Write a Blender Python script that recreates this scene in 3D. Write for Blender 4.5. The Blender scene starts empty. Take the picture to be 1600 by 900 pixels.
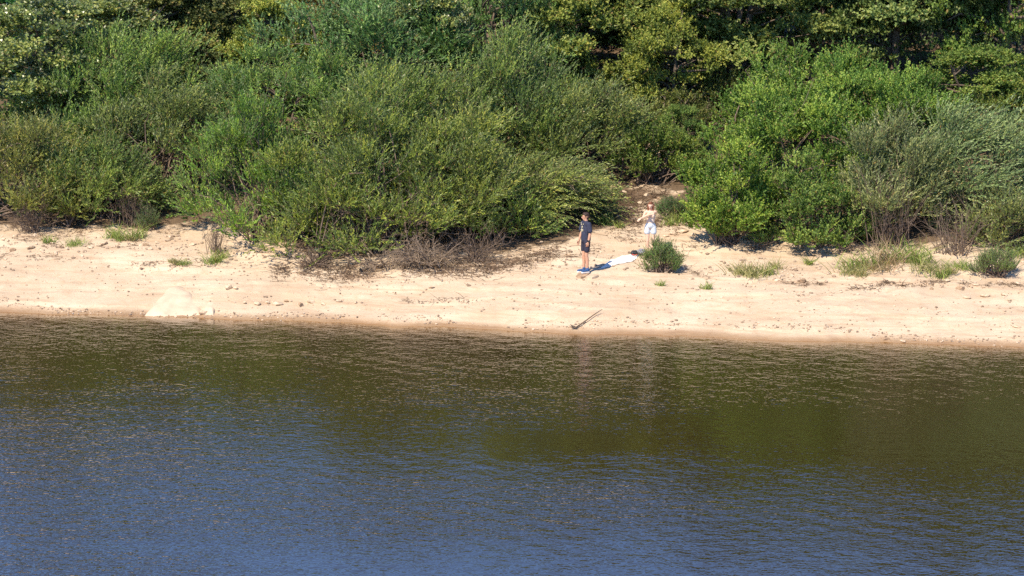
import bpy, math, random
import numpy as np
from mathutils import Vector, Matrix

# ------------------------------------------------------------------ camera, sky, sun, exposure
SC = bpy.context.scene
COL = SC.collection
CAM_H, F_PX, PITCH = 14.0, 4770.0, math.radians(8.52)
cam_data = bpy.data.cameras.new("camera")
cam_data.sensor_width = 36.0
cam_data.lens = 36.0 * F_PX / 1600.0
cam_data.clip_start = 0.5
cam_data.clip_end = 3000.0
cam = bpy.data.objects.new("camera", cam_data)
cam.location = (0, 0, CAM_H)
cam.rotation_euler = (math.pi / 2 - PITCH, 0, 0)
COL.objects.link(cam)
SC.camera = cam

SUN_EL = math.radians(48)
SUN_AZ = math.atan2(-0.50, -0.866)          # where the sun stands: behind the camera, to the left
world = bpy.data.worlds.new("World")
SC.world = world
world.use_nodes = True
wn = world.node_tree.nodes
bg = wn["Background"]
sky = wn.new("ShaderNodeTexSky")
sky.sky_type = 'NISHITA'
sky.sun_disc = False
sky.sun_elevation = SUN_EL
sky.sun_rotation = SUN_AZ
sky.air_density = 0.7
sky.dust_density = 0.0
sky.ozone_density = 10.0
world.node_tree.links.new(sky.outputs[0], bg.inputs[0])
bg.inputs[1].default_value = 0.15

sun_data = bpy.data.lights.new("sun", 'SUN')
sun_data.energy = 4.3
sun_data.angle = math.radians(0.53)
sun_data.color = (1.0, 0.87, 0.68)
sun = bpy.data.objects.new("sun", sun_data)
sd = Vector((-math.sin(SUN_AZ) * math.cos(SUN_EL), -math.cos(SUN_AZ) * math.cos(SUN_EL), -math.sin(SUN_EL)))
sun.rotation_euler = sd.to_track_quat('-Z', 'Y').to_euler()
sun.location = (0, 0, 60)
COL.objects.link(sun)

SC.view_settings.view_transform = 'Standard'
SC.view_settings.look = 'None'
SC.view_settings.exposure = 0.80
SC.view_settings.gamma = 1.0
SC.render.engine = 'CYCLES'
SC.cycles.max_bounces = 6
SC.cycles.transparent_max_bounces = 6
SC.cycles.use_denoising = False
SC.cycles.caustics_reflective = False
SC.cycles.caustics_refractive = False
SC.cycles.sample_clamp_indirect = 4.0

# ------------------------------------------------------------------ layout helpers
CP, SP = math.cos(PITCH), math.sin(PITCH)

def ray(px, row):
    u, v = (px - 800) / F_PX, (450 - row) / F_PX
    return np.array([u, CP + v * SP, -SP + v * CP])

def at_y(px, row, y):
    d = ray(px, row)
    t = y / d[1]
    return np.array([d[0] * t, y, CAM_H + d[2] * t])

def lattice(seed):
    return np.random.RandomState(seed).rand(256, 256)

def noise2(x, y, seed=0, _c={}):
    if seed not in _c:
        _c[seed] = lattice(seed)
    L = _c[seed]
    x, y = np.asarray(x, float), np.asarray(y, float)
    xi, yi = np.floor(x).astype(int), np.floor(y).astype(int)
    fx, fy = x - xi, y - yi
    fx, fy = fx * fx * (3 - 2 * fx), fy * fy * (3 - 2 * fy)
    a, b = L[xi & 255, yi & 255], L[(xi + 1) & 255, yi & 255]
    c, d = L[xi & 255, (yi + 1) & 255], L[(xi + 1) & 255, (yi + 1) & 255]
    return (a * (1 - fx) + b * fx) * (1 - fy) + (c * (1 - fx) + d * fx) * fy

_wl = [(0, 489), (200, 492), (400, 499), (600, 508), (800, 516), (900, 520), (1100, 527), (1300, 533), (1600, 541)]
_wx, _wy = [], []
for _p, _r in _wl:
    _d = ray(_p, _r)
    _t = -CAM_H / _d[2]
    _wx.append(_d[0] * _t)
    _wy.append(_d[1] * _t)
_wx = np.array([-400.0] + _wx + [400.0])
_wy = np.array([_wy[0] + 18] + _wy + [_wy[-1] - 18])

def waterline(x):
    x = np.asarray(x, float)
    return np.interp(x, _wx, _wy) + (noise2(x * 0.9 + 50, x * 0 + 3, 5) - 0.5) * 0.35 + (noise2(x * 3 + 50, x * 0 + 9, 6) - 0.5) * 0.16 + (noise2(x * 8 + 50, x * 0 + 4, 7) - 0.5) * 0.09

_PS = [-120, -40, -10, -3, 0, 0.5, 1.4, 3, 5.3, 8, 11, 15, 20, 30, 60, 400]
_PZ = [-9, -5, -1.7, -0.42, 0, 0.12, 0.30, 0.55, 0.90, 1.22, 1.80, 2.75, 3.9, 5.8, 8.5, 13]

def terrain(x, y, detail=True):
    x, y = np.asarray(x, float), np.asarray(y, float)
    s = y - waterline(x)
    z = np.interp(s, _PS, _PZ)
    if not detail:
        return z
    m = np.clip(s / 1.5, 0, 1) * np.clip((60 - s) / 30, 0.15, 1)
    z = z + m * ((noise2(x * .35 + 20, y * .5, 1) - .5) * .22 + (noise2(x * 1.3, y * 2.2, 2) - .5) * .07 + (noise2(x * 5, y * 7, 3) - .5) * .022 + (noise2(x * 11, y * 14, 30) - .5) * .014)
    # low ledges cut by falling water levels
    for k, (ls, lh) in enumerate([(0.55, .055), (1.9, .05), (3.1, .045), (4.9, .05), (6.6, .06)]):
        so = s + (noise2(x * .25 + k * 7, x * 0 + k, 11) - .5) * 1.4 + (noise2(x * 1.7 + k * 3, x * 0 + k, 12) - .5) * .3
        gate = np.clip((noise2(x * .3 + k * 13, x * 0 + k * 2.3, 13) - .35) * 5, 0, 1)
        z = z + gate * lh * (np.clip((so - ls) / .08, 0, 1) - np.clip((so - ls) / 1.2, 0, 1))
    return z

def tz(x, y):
    return float(terrain(np.array([x]), np.array([y]))[0])

def ground(px, row):
    """the point of the ground that the photograph shows at this pixel"""
    d = ray(px, row)
    ys = np.linspace(78, 130, 2600)
    t = ys / d[1]
    zz = CAM_H + d[2] * t
    g = terrain(d[0] * t, ys)
    k = int(np.argmax(zz <= g))
    return float(d[0] * t[k]), float(ys[k]), float(g[k])

# ------------------------------------------------------------------ mesh helpers
def new_mesh(name, V, faces, smooth=False, attrs=None):
    """V (n,3); faces: list of (m,k) int arrays"""
    me = bpy.data.meshes.new(name)
    V = np.ascontiguousarray(V, dtype=np.float32)
    me.vertices.add(len(V))
    me.vertices.foreach_set("co", V.ravel())
    loops = np.concatenate([f.ravel() for f in faces]).astype(np.int32)
    tot = np.concatenate([np.full(len(f), f.shape[1], np.int32) for f in faces])
    start = np.concatenate([[0], np.cumsum(tot)[:-1]]).astype(np.int32)
    me.loops.add(len(loops))
    me.loops.foreach_set("vertex_index", loops)
    me.polygons.add(len(tot))
    me.polygons.foreach_set("loop_start", start)
    me.polygons.foreach_set("loop_total", tot)
    me.polygons.foreach_set("use_smooth", np.full(len(tot), bool(smooth)))
    for nm, (dom, arr) in (attrs or {}).items():
        a = me.attributes.new(nm, 'FLOAT', dom)
        a.data.foreach_set("value", np.ascontiguousarray(arr, np.float32))
    me.update(calc_edges=True)
    return me

def link(name, me, mat=None, parent=None, loc=None):
    o = bpy.data.objects.new(name, me)
    COL.objects.link(o)
    if mat is not None and len(me.materials) == 0:
        me.materials.append(mat)
    if parent is not None:
        o.parent = parent
    if loc is not None:
        o.location = loc
    return o

def tag(o, label=None, cat=None, group=None, kind=None):
    if label: o["label"] = label
    if cat: o["category"] = cat
    if group: o["group"] = group
    if kind: o["kind"] = kind
    return o

def empty(name, loc, rz=0.0, scale=None):
    o = bpy.data.objects.new(name, None)
    o.empty_display_size = 0.2
    o.location = loc
    o.rotation_euler = (0, 0, rz)
    if scale is not None:
        o.scale = scale
    COL.objects.link(o)
    return o

def unit(a):
    return a / np.maximum(np.linalg.norm(a, axis=-1, keepdims=True), 1e-9)

def tubes(P, R, sides=4):
    """P (M,K,3) polylines, R (M,K) radii -> V, quads"""
    P, R = np.asarray(P, float), np.asarray(R, float)
    M, K = P.shape[:2]
    T = np.gradient(P, axis=1)
    T = unit(T)
    ref = np.where(np.abs(T[..., 2:3]) > .9, np.array([1., 0, 0]), np.array([0., 0, 1]))
    A = unit(np.cross(T, ref))
    B = np.cross(T, A)
    th = np.linspace(0, 2 * np.pi, sides, endpoint=False)
    V = P[:, :, None] + R[:, :, None, None] * (np.cos(th)[:, None] * A[:, :, None] + np.sin(th)[:, None] * B[:, :, None])
    idx = np.arange(M * K * sides).reshape(M, K, sides)
    a = idx[:, :-1]
    b = idx[:, 1:]
    q = np.stack([a, np.roll(a, -1, 2), np.roll(b, -1, 2), b], -1).reshape(-1, 4)
    return V.reshape(-1, 3), q

def join(parts):
    Vs, Fs, off = [], [], 0
    for V, F in parts:
        Vs.append(V)
        Fs.append(F + off)
        off += len(V)
    return np.concatenate(Vs), Fs

def bez(a, b, c, d, K):
    t = np.linspace(0, 1, K)[None, :, None]
    a, b, c, d = (np.asarray(v)[:, None, :] for v in (a, b, c, d))
    return a * (1 - t) ** 3 + 3 * b * t * (1 - t) ** 2 + 3 * c * t * t * (1 - t) + d * t ** 3

def sphere_dirs(n, rs):
    v = rs.normal(size=(n, 3))
    return unit(v)

# ------------------------------------------------------------------ materials
def nodes_of(name):
    m = bpy.data.materials.new(name)
    m.use_nodes = True
    nt = m.node_tree
    return m, nt, nt.nodes, nt.links, nt.nodes["Principled BSDF"]

def N(nt, kind, **kw):
    n = nt.nodes.new(kind)
    for k, v in kw.items():
        setattr(n, k, v)
    return n

def noise_node(nt, vec, scale, detail=4, rough=.55):
    n = N(nt, "ShaderNodeTexNoise")
    n.inputs["Scale"].default_value = scale
    n.inputs["Detail"].default_value = detail
    n.inputs["Roughness"].default_value = rough
    nt.links.new(vec, n.inputs["Vector"])
    return n.outputs["Fac"]

def ramp(nt, fac, p0, p1, c0=(0, 0, 0, 1), c1=(1, 1, 1, 1)):
    r = N(nt, "ShaderNodeValToRGB")
    r.color_ramp.elements[0].position = p0
    r.color_ramp.elements[1].position = p1
    r.color_ramp.elements[0].color = c0
    r.color_ramp.elements[1].color = c1
    nt.links.new(fac, r.inputs[0])
    return r.outputs[0]

def mixc(nt, fac, a, b, mode='MIX'):
    m = N(nt, "ShaderNodeMix", data_type='RGBA', blend_type=mode)
    for s, v in ((m.inputs[0], fac), (m.inputs[6], a), (m.inputs[7], b)):
        if isinstance(v, (int, float)):
            s.default_value = v
        elif isinstance(v, tuple):
            s.default_value = v if len(v) == 4 else (*v, 1)
        else:
            nt.links.new(v, s)
    return m.outputs[2]

def math_node(nt, op, a, b=None, c=None, clamp=False):
    m = N(nt, "ShaderNodeMath", operation=op, use_clamp=clamp)
    for s, v in zip(m.inputs, (a, b, c)):
        if v is None:
            continue
        if isinstance(v, (int, float)):
            s.default_value = v
        else:
            nt.links.new(v, s)
    return m.outputs[0]

def simple_mat(name, col, rough=.7, spec=.3, scale=20, vary=.25, bump=0.0):
    m, nt, nd, lk, bs = nodes_of(name)
    geo = N(nt, "ShaderNodeTexCoord").outputs["Object"]
    f = noise_node(nt, geo, scale)
    c0 = tuple(max(0, c * (1 - vary)) for c in col) + (1,)
    c1 = tuple(min(1, c * (1 + vary)) for c in col) + (1,)
    lk.new(ramp(nt, f, .3, .7, c0, c1), bs.inputs["Base Color"])
    bs.inputs["Roughness"].default_value = rough
    bs.inputs["Specular IOR Level"].default_value = spec
    if bump:
        b = N(nt, "ShaderNodeBump")
        b.inputs["Distance"].default_value = bump
        lk.new(f, b.inputs["Height"])
        lk.new(b.outputs[0], bs.inputs["Normal"])
    return m

def leaf_material(name, transl=.24, gloss=.35, rough=.42, under=None):
    """colour comes from the plant (Object Info colour), varied by clump and by leaf"""
    m, nt, nd, lk, bs = nodes_of(name)
    oi = N(nt, "ShaderNodeObjectInfo").outputs["Color"]
    a1 = N(nt, "ShaderNodeAttribute", attribute_name="clump").outputs["Fac"]
    a2 = N(nt, "ShaderNodeAttribute", attribute_name="leaf").outputs["Fac"]
    hsv = N(nt, "ShaderNodeHueSaturation")
    v = math_node(nt, 'MULTIPLY_ADD', a1, 1.0, math_node(nt, 'MULTIPLY_ADD', a2, .5, .27))
    h = math_node(nt, 'MULTIPLY_ADD', math_node(nt, 'ADD', a1, a2), -.05, .55)
    lk.new(v, hsv.inputs["Value"])
    lk.new(h, hsv.inputs["Hue"])
    hsv.inputs["Saturation"].default_value = 1.0
    lk.new(oi, hsv.inputs["Color"])
    col = hsv.outputs[0]
    old = math_node(nt, 'GREATER_THAN', a2, .972)
    col = mixc(nt, old, col, (.26, .19, .06))
    if under is not None:
        bf = N(nt, "ShaderNodeNewGeometry").outputs["Backfacing"]
        col = mixc(nt, math_node(nt, 'MULTIPLY', bf, .45), col, under)
    lk.new(col, bs.inputs["Base Color"])
    bs.inputs["Roughness"].default_value = rough
    bs.inputs["Specular IOR Level"].default_value = gloss
    tr = N(nt, "ShaderNodeBsdfTranslucent")
    lk.new(mixc(nt, 1.0, col, (1.0, 1.15, .55), 'MULTIPLY'), tr.inputs[0])
    mx = N(nt, "ShaderNodeMixShader")
    mx.inputs[0].default_value = transl
    lk.new(bs.outputs[0], mx.inputs[1])
    lk.new(tr.outputs[0], mx.inputs[2])
    lk.new(mx.outputs[0], nd["Material Output"].inputs[0])
    return m

M_LEAF = leaf_material("willow_leaf", under=(.21, .27, .14))
M_BROAD = leaf_material("broad_leaf", transl=.27, gloss=.3, rough=.45)
M_POPLAR = leaf_material("poplar_leaf", transl=.25, gloss=.6, rough=.32, under=(.40, .44, .30))
M_GRASS = leaf_material("grass_blade", transl=.3, gloss=.25, rough=.5)
M_BARK = simple_mat("bark", (.13, .10, .075), .85, .2, 14, .4, .02)
M_TWIG = simple_mat("grey_twig", (.17, .125, .095), .85, .2, 6, .35)
M_DEAD = simple_mat("dead_wood", (.25, .19, .14), .85, .2, 5, .4)
M_LITTER = simple_mat("dead_leaf_litter", (.15, .10, .065), .9, .15, 3, .55)

def sand_material():
    m, nt, nd, lk, bs = nodes_of("sand")
    tc = N(nt, "ShaderNodeTexCoord").outputs["Object"]
    big = noise_node(nt, tc, .5, 5)
    mid = noise_node(nt, tc, 3.2, 6, .6)
    fine = noise_node(nt, tc, 26, 5, .7)
    col = ramp(nt, big, .3, .7, (.51, .39, .268, 1), (.615, .50, .365, 1))
    col = mixc(nt, ramp(nt, mid, .52, .74), col, (.50, .36, .235))
    col = mixc(nt, math_node(nt, 'MULTIPLY', ramp(nt, fine, .58, .72), .5), col, (.36, .25, .165))
    mp = N(nt, "ShaderNodeMapping")
    mp.inputs["Scale"].default_value = (.35, .12, 17.0)
    lk.new(tc, mp.inputs[0])
    band = noise_node(nt, mp.outputs[0], 1.0, 5, .6)
    col = mixc(nt, math_node(nt, 'MULTIPLY', ramp(nt, band, .50, .66), .55), col, (.44, .30, .19))
    soil = N(nt, "ShaderNodeAttribute", attribute_name="soil").outputs["Fac"]
    sn = math_node(nt, 'ADD', soil, math_node(nt, 'MULTIPLY', math_node(nt, 'SUBTRACT', noise_node(nt, tc, 2.2, 6, .65), .5), 1.3))
    earth = ramp(nt, fine, .35, .65, (.06, .042, .028, 1), (.21, .145, .09, 1))
    col = mixc(nt, ramp(nt, sn, .4, .62), col, earth)
    wet = N(nt, "ShaderNodeAttribute", attribute_name="wet").outputs["Fac"]
    col = mixc(nt, wet, col, mixc(nt, 1.0, col, (.62, .52, .42), 'MULTIPLY'))
    lk.new(col, bs.inputs["Base Color"])
    r = math_node(nt, 'MULTIPLY_ADD', wet, -.4, .92)
    lk.new(r, bs.inputs["Roughness"])
    bs.inputs["Specular IOR Level"].default_value = .2
    b = N(nt, "ShaderNodeBump")
    b.inputs["Distance"].default_value = .05
    b.inputs["Strength"].default_value = .8
    h = math_node(nt, 'ADD', math_node(nt, 'MULTIPLY', mid, .8), math_node(nt, 'MULTIPLY', noise_node(nt, tc, 15, 6, .7), .6))
    lk.new(h, b.inputs["Height"])
    lk.new(b.outputs[0], bs.inputs["Normal"])
    return m

def water_material():
    m, nt, nd, lk, bs = nodes_of("lake_water")
    nd.remove(bs)
    tc = N(nt, "ShaderNodeTexCoord").outputs["Object"]
    mp = N(nt, "ShaderNodeMapping")
    mp.inputs["Scale"].default_value = (1.0, 1.15, 1.0)
    mp.inputs["Rotation"].default_value = (0, 0, .35)
    lk.new(tc, mp.inputs[0])
    n1 = noise_node(nt, mp.outputs[0], 4.4, 2, .6)
    n2 = noise_node(nt, mp.outputs[0], 8, 1, .5)
    b = N(nt, "ShaderNodeBump")
    b.inputs["Distance"].default_value = .0125
    b.inputs["Strength"].default_value = 1.0
    calm = N(nt, "ShaderNodeAttribute", attribute_name="wave").outputs["Fac"]
    hh = math_node(nt, 'MULTIPLY', math_node(nt, 'ADD', n1, math_node(nt, 'MULTIPLY', n2, .42)), calm)
    lk.new(hh, b.inputs["Height"])
    fr = N(nt, "ShaderNodeFresnel")
    fr.inputs["IOR"].default_value = 1.333
    lk.new(b.outputs[0], fr.inputs["Normal"])
    gl = N(nt, "ShaderNodeBsdfGlossy")
    gl.inputs["Roughness"].default_value = .03
    gl.inputs["Color"].default_value = (1, 1, 1, 1)
    lk.new(b.outputs[0], gl.inputs["Normal"])
    murk = N(nt, "ShaderNodeAttribute", attribute_name="murk").outputs["Fac"]
    df = N(nt, "ShaderNodeBsdfDiffuse")
    df.inputs["Color"].default_value = (.029, .021, .006, 1)
    tr = N(nt, "ShaderNodeBsdfTransparent")
    tr.inputs["Color"].default_value = (.93, .86, .72, 1)
    mx = N(nt, "ShaderNodeMixShader")
    lk.new(murk, mx.inputs[0])
    lk.new(tr.outputs[0], mx.inputs[1])
    lk.new(df.outputs[0], mx.inputs[2])
    mf = N(nt, "ShaderNodeMixShader")
    lk.new(fr.outputs[0], mf.inputs[0])
    lk.new(mx.outputs[0], mf.inputs[1])
    lk.new(gl.outputs[0], mf.inputs[2])
    lk.new(mf.outputs[0], nd["Material Output"].inputs[0])
    return m

# ------------------------------------------------------------------ ground and water
def graded(lo, f0, f1, hi, step, n_out):
    a = f0 - (f0 - lo) * (np.linspace(1, 0, n_out, endpoint=False) ** 2.4)
    b = f1 + (hi - f1) * (np.linspace(0, 1, n_out + 1)[1:] ** 2.4)
    return np.concatenate([a, np.arange(f0, f1 + 1e-6, step), b])

def grid_faces(nx, ny):
    i = np.arange(nx * ny).reshape(ny, nx)
    return np.stack([i[:-1, :-1], i[:-1, 1:], i[1:, 1:], i[1:, :-1]], -1).reshape(-1, 4)

gx = graded(-600, -17.5, 17.5, 600, .1, 50)
gy = graded(-40, 82, 97, 700, .1, 60)
X, Y = np.meshgrid(gx, gy)
Z = terrain(X, Y)
S = Y - waterline(X)
# where woodland soil and leaf litter cover the sand
soil_edge = np.interp(X.ravel(), [-18, -10.5, -9.3, -7.6, -6, -3, -.5, 1.2, 2.6, 3.4, 4.6, 6, 8, 12, 18],
                      [7.6, 8.0, 8.6, 7.0, 5.1, 5.3, 6.2, 7.4, 8.2, 9.4, 9.2, 9.0, 8.8, 8.6, 8.6]).reshape(X.shape)
soil = np.clip((S - soil_edge - .55) / 2.4 + .3, 0, 1)
path = np.exp(-((X - (4.35 + (Y - 95) * .05)) / 1.5) ** 2) * np.clip((99 - Y) / 4, .5, 1)
soil = np.clip(soil - path * (.80 + .7 * (noise2(X * 1.1, Y * .9, 95) - .5)), 0, 1)
wet = np.clip((.13 - Z) / .1, 0, 1)
me = new_mesh("shore", np.stack([X, Y, Z], -1).reshape(-1, 3), [grid_faces(len(gx), len(gy))], True,
              {"soil": ('POINT', soil.ravel()), "wet": ('POINT', wet.ravel())})
tag(link("shore_ground", me, sand_material()), "pale sandy shore rising into woodland soil", None, None, "structure")

wx = graded(-600, -18, 18, 600, .11, 40)
wy = graded(-200, 55, 91, 92, .11, 40)
wy = wy[wy <= 91.0]
X, Y = np.meshgrid(wx, wy)
rs = np.random.RandomState(4)
Zw = np.zeros_like(X)
for k in range(70):
    lam = .28 * (.95 / .28) ** (rs.rand() ** 1.3)
    ang = math.radians(-62) + rs.uniform(-1.9, 1.9)
    kk = 2 * math.pi / lam
    slope = .0042 * (lam / .8) ** .15
    Zw += (slope / kk) * np.sin(kk * (X * math.cos(ang) + Y * math.sin(ang)) + rs.rand() * 6.28)
Sw = Y - waterline(X)
gust = .5 + 1.1 * noise2(X * .10 + 4, Y * .16 + 8, 21) + .5 * (noise2(X * .45, Y * .9, 22) - .5)
gust *= np.interp(X - (Y - 60) * .35, [-20, -6, 10], [1.2, 1.0, .72])
gust *= np.interp(Sw, [-34, -16, -6, -1.0, 0], [1.25, 1.0, .95, .8, .3])
inside = np.clip((19 - np.abs(X)) / 1.0, 0, 1) * np.clip((Y - 53) / 1.0, 0, 1)
depth = np.maximum(0, -terrain(X, Y, False))
murk = 1 - np.exp(-depth / .16)
me = new_mesh("lake", np.stack([X, Y, Zw * gust * inside], -1).reshape(-1, 3), [grid_faces(len(wx), len(wy))], True,
              {"murk": ('POINT', murk.ravel()), "wave": ('POINT', gust.ravel())})
tag(link("lake_water", me, water_material()), "rippled brown and blue lake water", None, None, "structure")

# ------------------------------------------------------------------ foliage generators
def leaf_quads(P, D, L, W, rs, fold=.25, face=None):
    n = len(P)
    r = unit(rs.normal(size=(n, 3)) + np.array([0, 0, .6]))
    if face is not None:
        r = unit(rs.normal(size=(n, 3)) * .55 + face)
    side = unit(np.cross(D, r))
    nrm = np.cross(side, D)
    L, W = L[:, None], W[:, None]
    mid = P + D * L * .45
    V = np.stack([P, mid + side * W * .5 + nrm * W * fold, P + D * L - nrm * L * .08, mid - side * W * .5 + nrm * W * fold], 1)
    q = np.arange(n * 4).reshape(n, 4)
    return V.reshape(-1, 3), q

KINDS = {
    # leaf length, width, twig length, leaves per twig, angle of leaf off twig, pull upwards, droop
    "willow": dict(ll=.14, lw=.038, tl=.72, n=16, off=.6, up=.55, droop=-.05),
    "droopy": dict(ll=.14, lw=.036, tl=.95, n=18, off=.5, up=.35, droop=-.30),
    "broad": dict(ll=.11, lw=.072, tl=.42, n=11, off=1.1, up=.35, droop=-.10),
    "bush": dict(ll=.10, lw=.054, tl=.50, n=14, off=.8, up=.7, droop=-.02),
    "poplar": dict(ll=.11, lw=.088, tl=.45, n=9, off=1.2, up=.45, droop=-.1),
    "fine": dict(ll=.055, lw=.014, tl=.30, n=16, off=.6, up=1.1, droop=0),
}

def sprays(base, direc, kd, rs, clump, lean=(0, 0, 0), size=1.0, face=None):
    """twigs with leaves along them -> leaf V, quads, clump attr, leaf attr, twig polylines"""
    m = len(base)
    tl = kd["tl"] * size * (.6 + .8 * rs.rand(m))
    n = kd["n"]
    side = unit(np.cross(direc, rs.normal(size=(m, 3))))
    bend = side * .22 + np.array([0, 0, kd["droop"]]) + np.array(lean)
    t = (np.arange(n)[None, :] + rs.rand(m, n)) / n * .93 + .07
    Lp = base[:, None] + direc[:, None] * (tl[:, None] * t)[..., None] + bend[:, None] * (tl[:, None] * t * t)[..., None]
    tan = unit(direc[:, None] + 2 * bend[:, None] * t[..., None])
    D = unit(tan + kd["off"] * unit(rs.normal(size=(m, n, 3))))
    ll = kd["ll"] * size * (.6 + .7 * rs.rand(m, n)) * (1.1 - .35 * t)
    lw = kd["lw"] * size * (.7 + .6 * rs.rand(m, n))
    V, q = leaf_quads(Lp.reshape(-1, 3), D.reshape(-1, 3), ll.ravel(), lw.ravel(), rs, .25, None if face is None else np.repeat(face, n, 0))
    tw = np.clip(clump + rs.normal(size=m) * .16, 0, 1)
    cl = np.repeat(tw, n)
    lf = rs.rand(m * n)
    tt = np.array([0, .5, 1.0])[None, :, None]
    TP = base[:, None] + direc[:, None] * (tl[:, None, None] * tt) + bend[:, None] * (tl[:, None, None] * tt * tt)
    return V, q, cl, lf, TP

def dome_lobes(rs, a, b, h, n, low=.06):
    """lobe centres filling a ragged dome that stands on the ground"""
    C, R = [], []
    tries = 0
    while len(C) < n and tries < n * 30:
        tries += 1
        d = unit(rs.normal(size=3))
        d[2] = abs(d[2])
        f = .45 + .5 * rs.rand() ** .6
        wob = .82 + .36 * float(noise2(np.array([d[0] * 2 + 30 + n]), np.array([d[1] * 2 + d[2] * 3]), 41)[0])
        p = np.array([d[0] * a * f * wob, d[1] * b * f * wob, h * (low + (1 - low) * d[2] * f * wob)])
        r = (.11 + .15 * rs.rand()) * (a * b * h) ** (1 / 3)
        C.append(p)
        R.append(r)
    return np.array(C), np.array(R)

def build_foliage(seed, kind, C, R, env, leaves, lean=(0, 0, 0), flat=.62, size=1.0, fill=.12):
    """C, R lobes; env = centre of the crown for outward direction"""
    rs = np.random.RandomState(seed)
    kd = KINDS[kind]
    m = int(leaves / kd["n"])
    w = R ** 2.2
    k = rs.choice(len(C), size=m, p=w / w.sum())
    # leafy shoots of each lobe start from a few smaller clumps on its surface
    nsub = 9
    sd_ = sphere_dirs(len(C) * nsub, rs).reshape(len(C), nsub, 3)
    sd_[..., 2] = np.where(sd_[..., 2] < -.12, -sd_[..., 2] * .5, sd_[..., 2])
    sub = C[:, None] + sd_ * R[:, None, None] * np.array([1, 1, flat]) * (.45 + .5 * rs.rand(len(C), nsub, 1))
    j = rs.randint(nsub, size=m)
    d = sphere_dirs(m, rs)
    d[:, 2] = np.where(d[:, 2] < -.1, -d[:, 2] * .6, d[:, 2])
    rr = R[k] * .40 * (.2 + .8 * rs.rand(m) ** .5)
    base = sub[k, j] + d * rr[:, None] * np.array([1, 1, .8])
    out = unit(C[k] - env)
    direc = unit(d * .55 + sd_[k, j] * .45 + out * .4 + np.array([0, 0, kd["up"]]) + rs.normal(size=(m, 3)) * .38 + np.array(lean) * .6)
    base[:, 2] = np.maximum(base[:, 2], .05 + .1 * rs.rand(m))
    lobe_tone = rs.rand(len(C))
    sub_tone = rs.normal(size=(len(C), nsub)) * .2
    face = unit(d * .5 + sd_[k, j] * .6 + out * .3 + np.array([0, 0, .45]))
    return sprays(base, direc, kd, rs, np.clip(.15 + .65 * lobe_tone[k] + sub_tone[k, j], 0, 1), lean, size, face)

def stems_to(rs, roots, C, r0, r1, K=6, sag=.15):
    n = len(C)
    root = roots[rs.randint(len(roots), size=n)]
    v = C - root
    L = np.linalg.norm(v, axis=1, keepdims=True)
    j = rs.normal(size=(n, 3)) * L * sag
    j2 = rs.normal(size=(n, 3)) * L * sag
    P = bez(root, root + v * .3 + np.array([0, 0, .22]) * L + j, root + v * .7 + np.array([0, 0, .12]) * L + j2, C, K)
    Rr = np.linspace(1, 0, K)[None] ** .8 * (r0 - r1) + r1
    return P, np.repeat(Rr, n, 0) * (.7 + .6 * rs.rand(n, 1))

def shrub_meshes(tagname, seed, kind, a, b, h, leaves, lobes=40, lean=(0, 0, 0), low=.06, size=1.0, mat=None):
    rs = np.random.RandomState(seed)
    C, R = dome_lobes(rs, a, b, h, lobes, low)
    V, q, cl, lf, TP = build_foliage(seed + 1, kind, C, R, np.array([0, 0, h * .15]), leaves, lean, size=size)
    fm = new_mesh(tagname + "_foliage", V, [q], False, {"clump": ('FACE', cl), "leaf": ('FACE', lf)})
    fm.materials.append(mat)
    roots = np.stack([rs.normal(size=9) * a * .22, rs.normal(size=9) * b * .22, np.full(9, -.15)], 1)
    P, Rr = stems_to(rs, roots, C, .026, .008)
    v1, f1 = tubes(P, Rr, 5)
    sel = rs.choice(len(TP), size=min(len(TP), 700), replace=False)
    v2, f2 = tubes(TP[sel], np.tile(np.array([[.006, .005, .002]]), (len(sel), 1)), 3)
    V, Fs = join([(v1, f1), (v2, f2)])
    sm = new_mesh(tagname + "_stems", V, Fs, True)
    sm.materials.append(M_TWIG)
    return fm, sm

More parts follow.
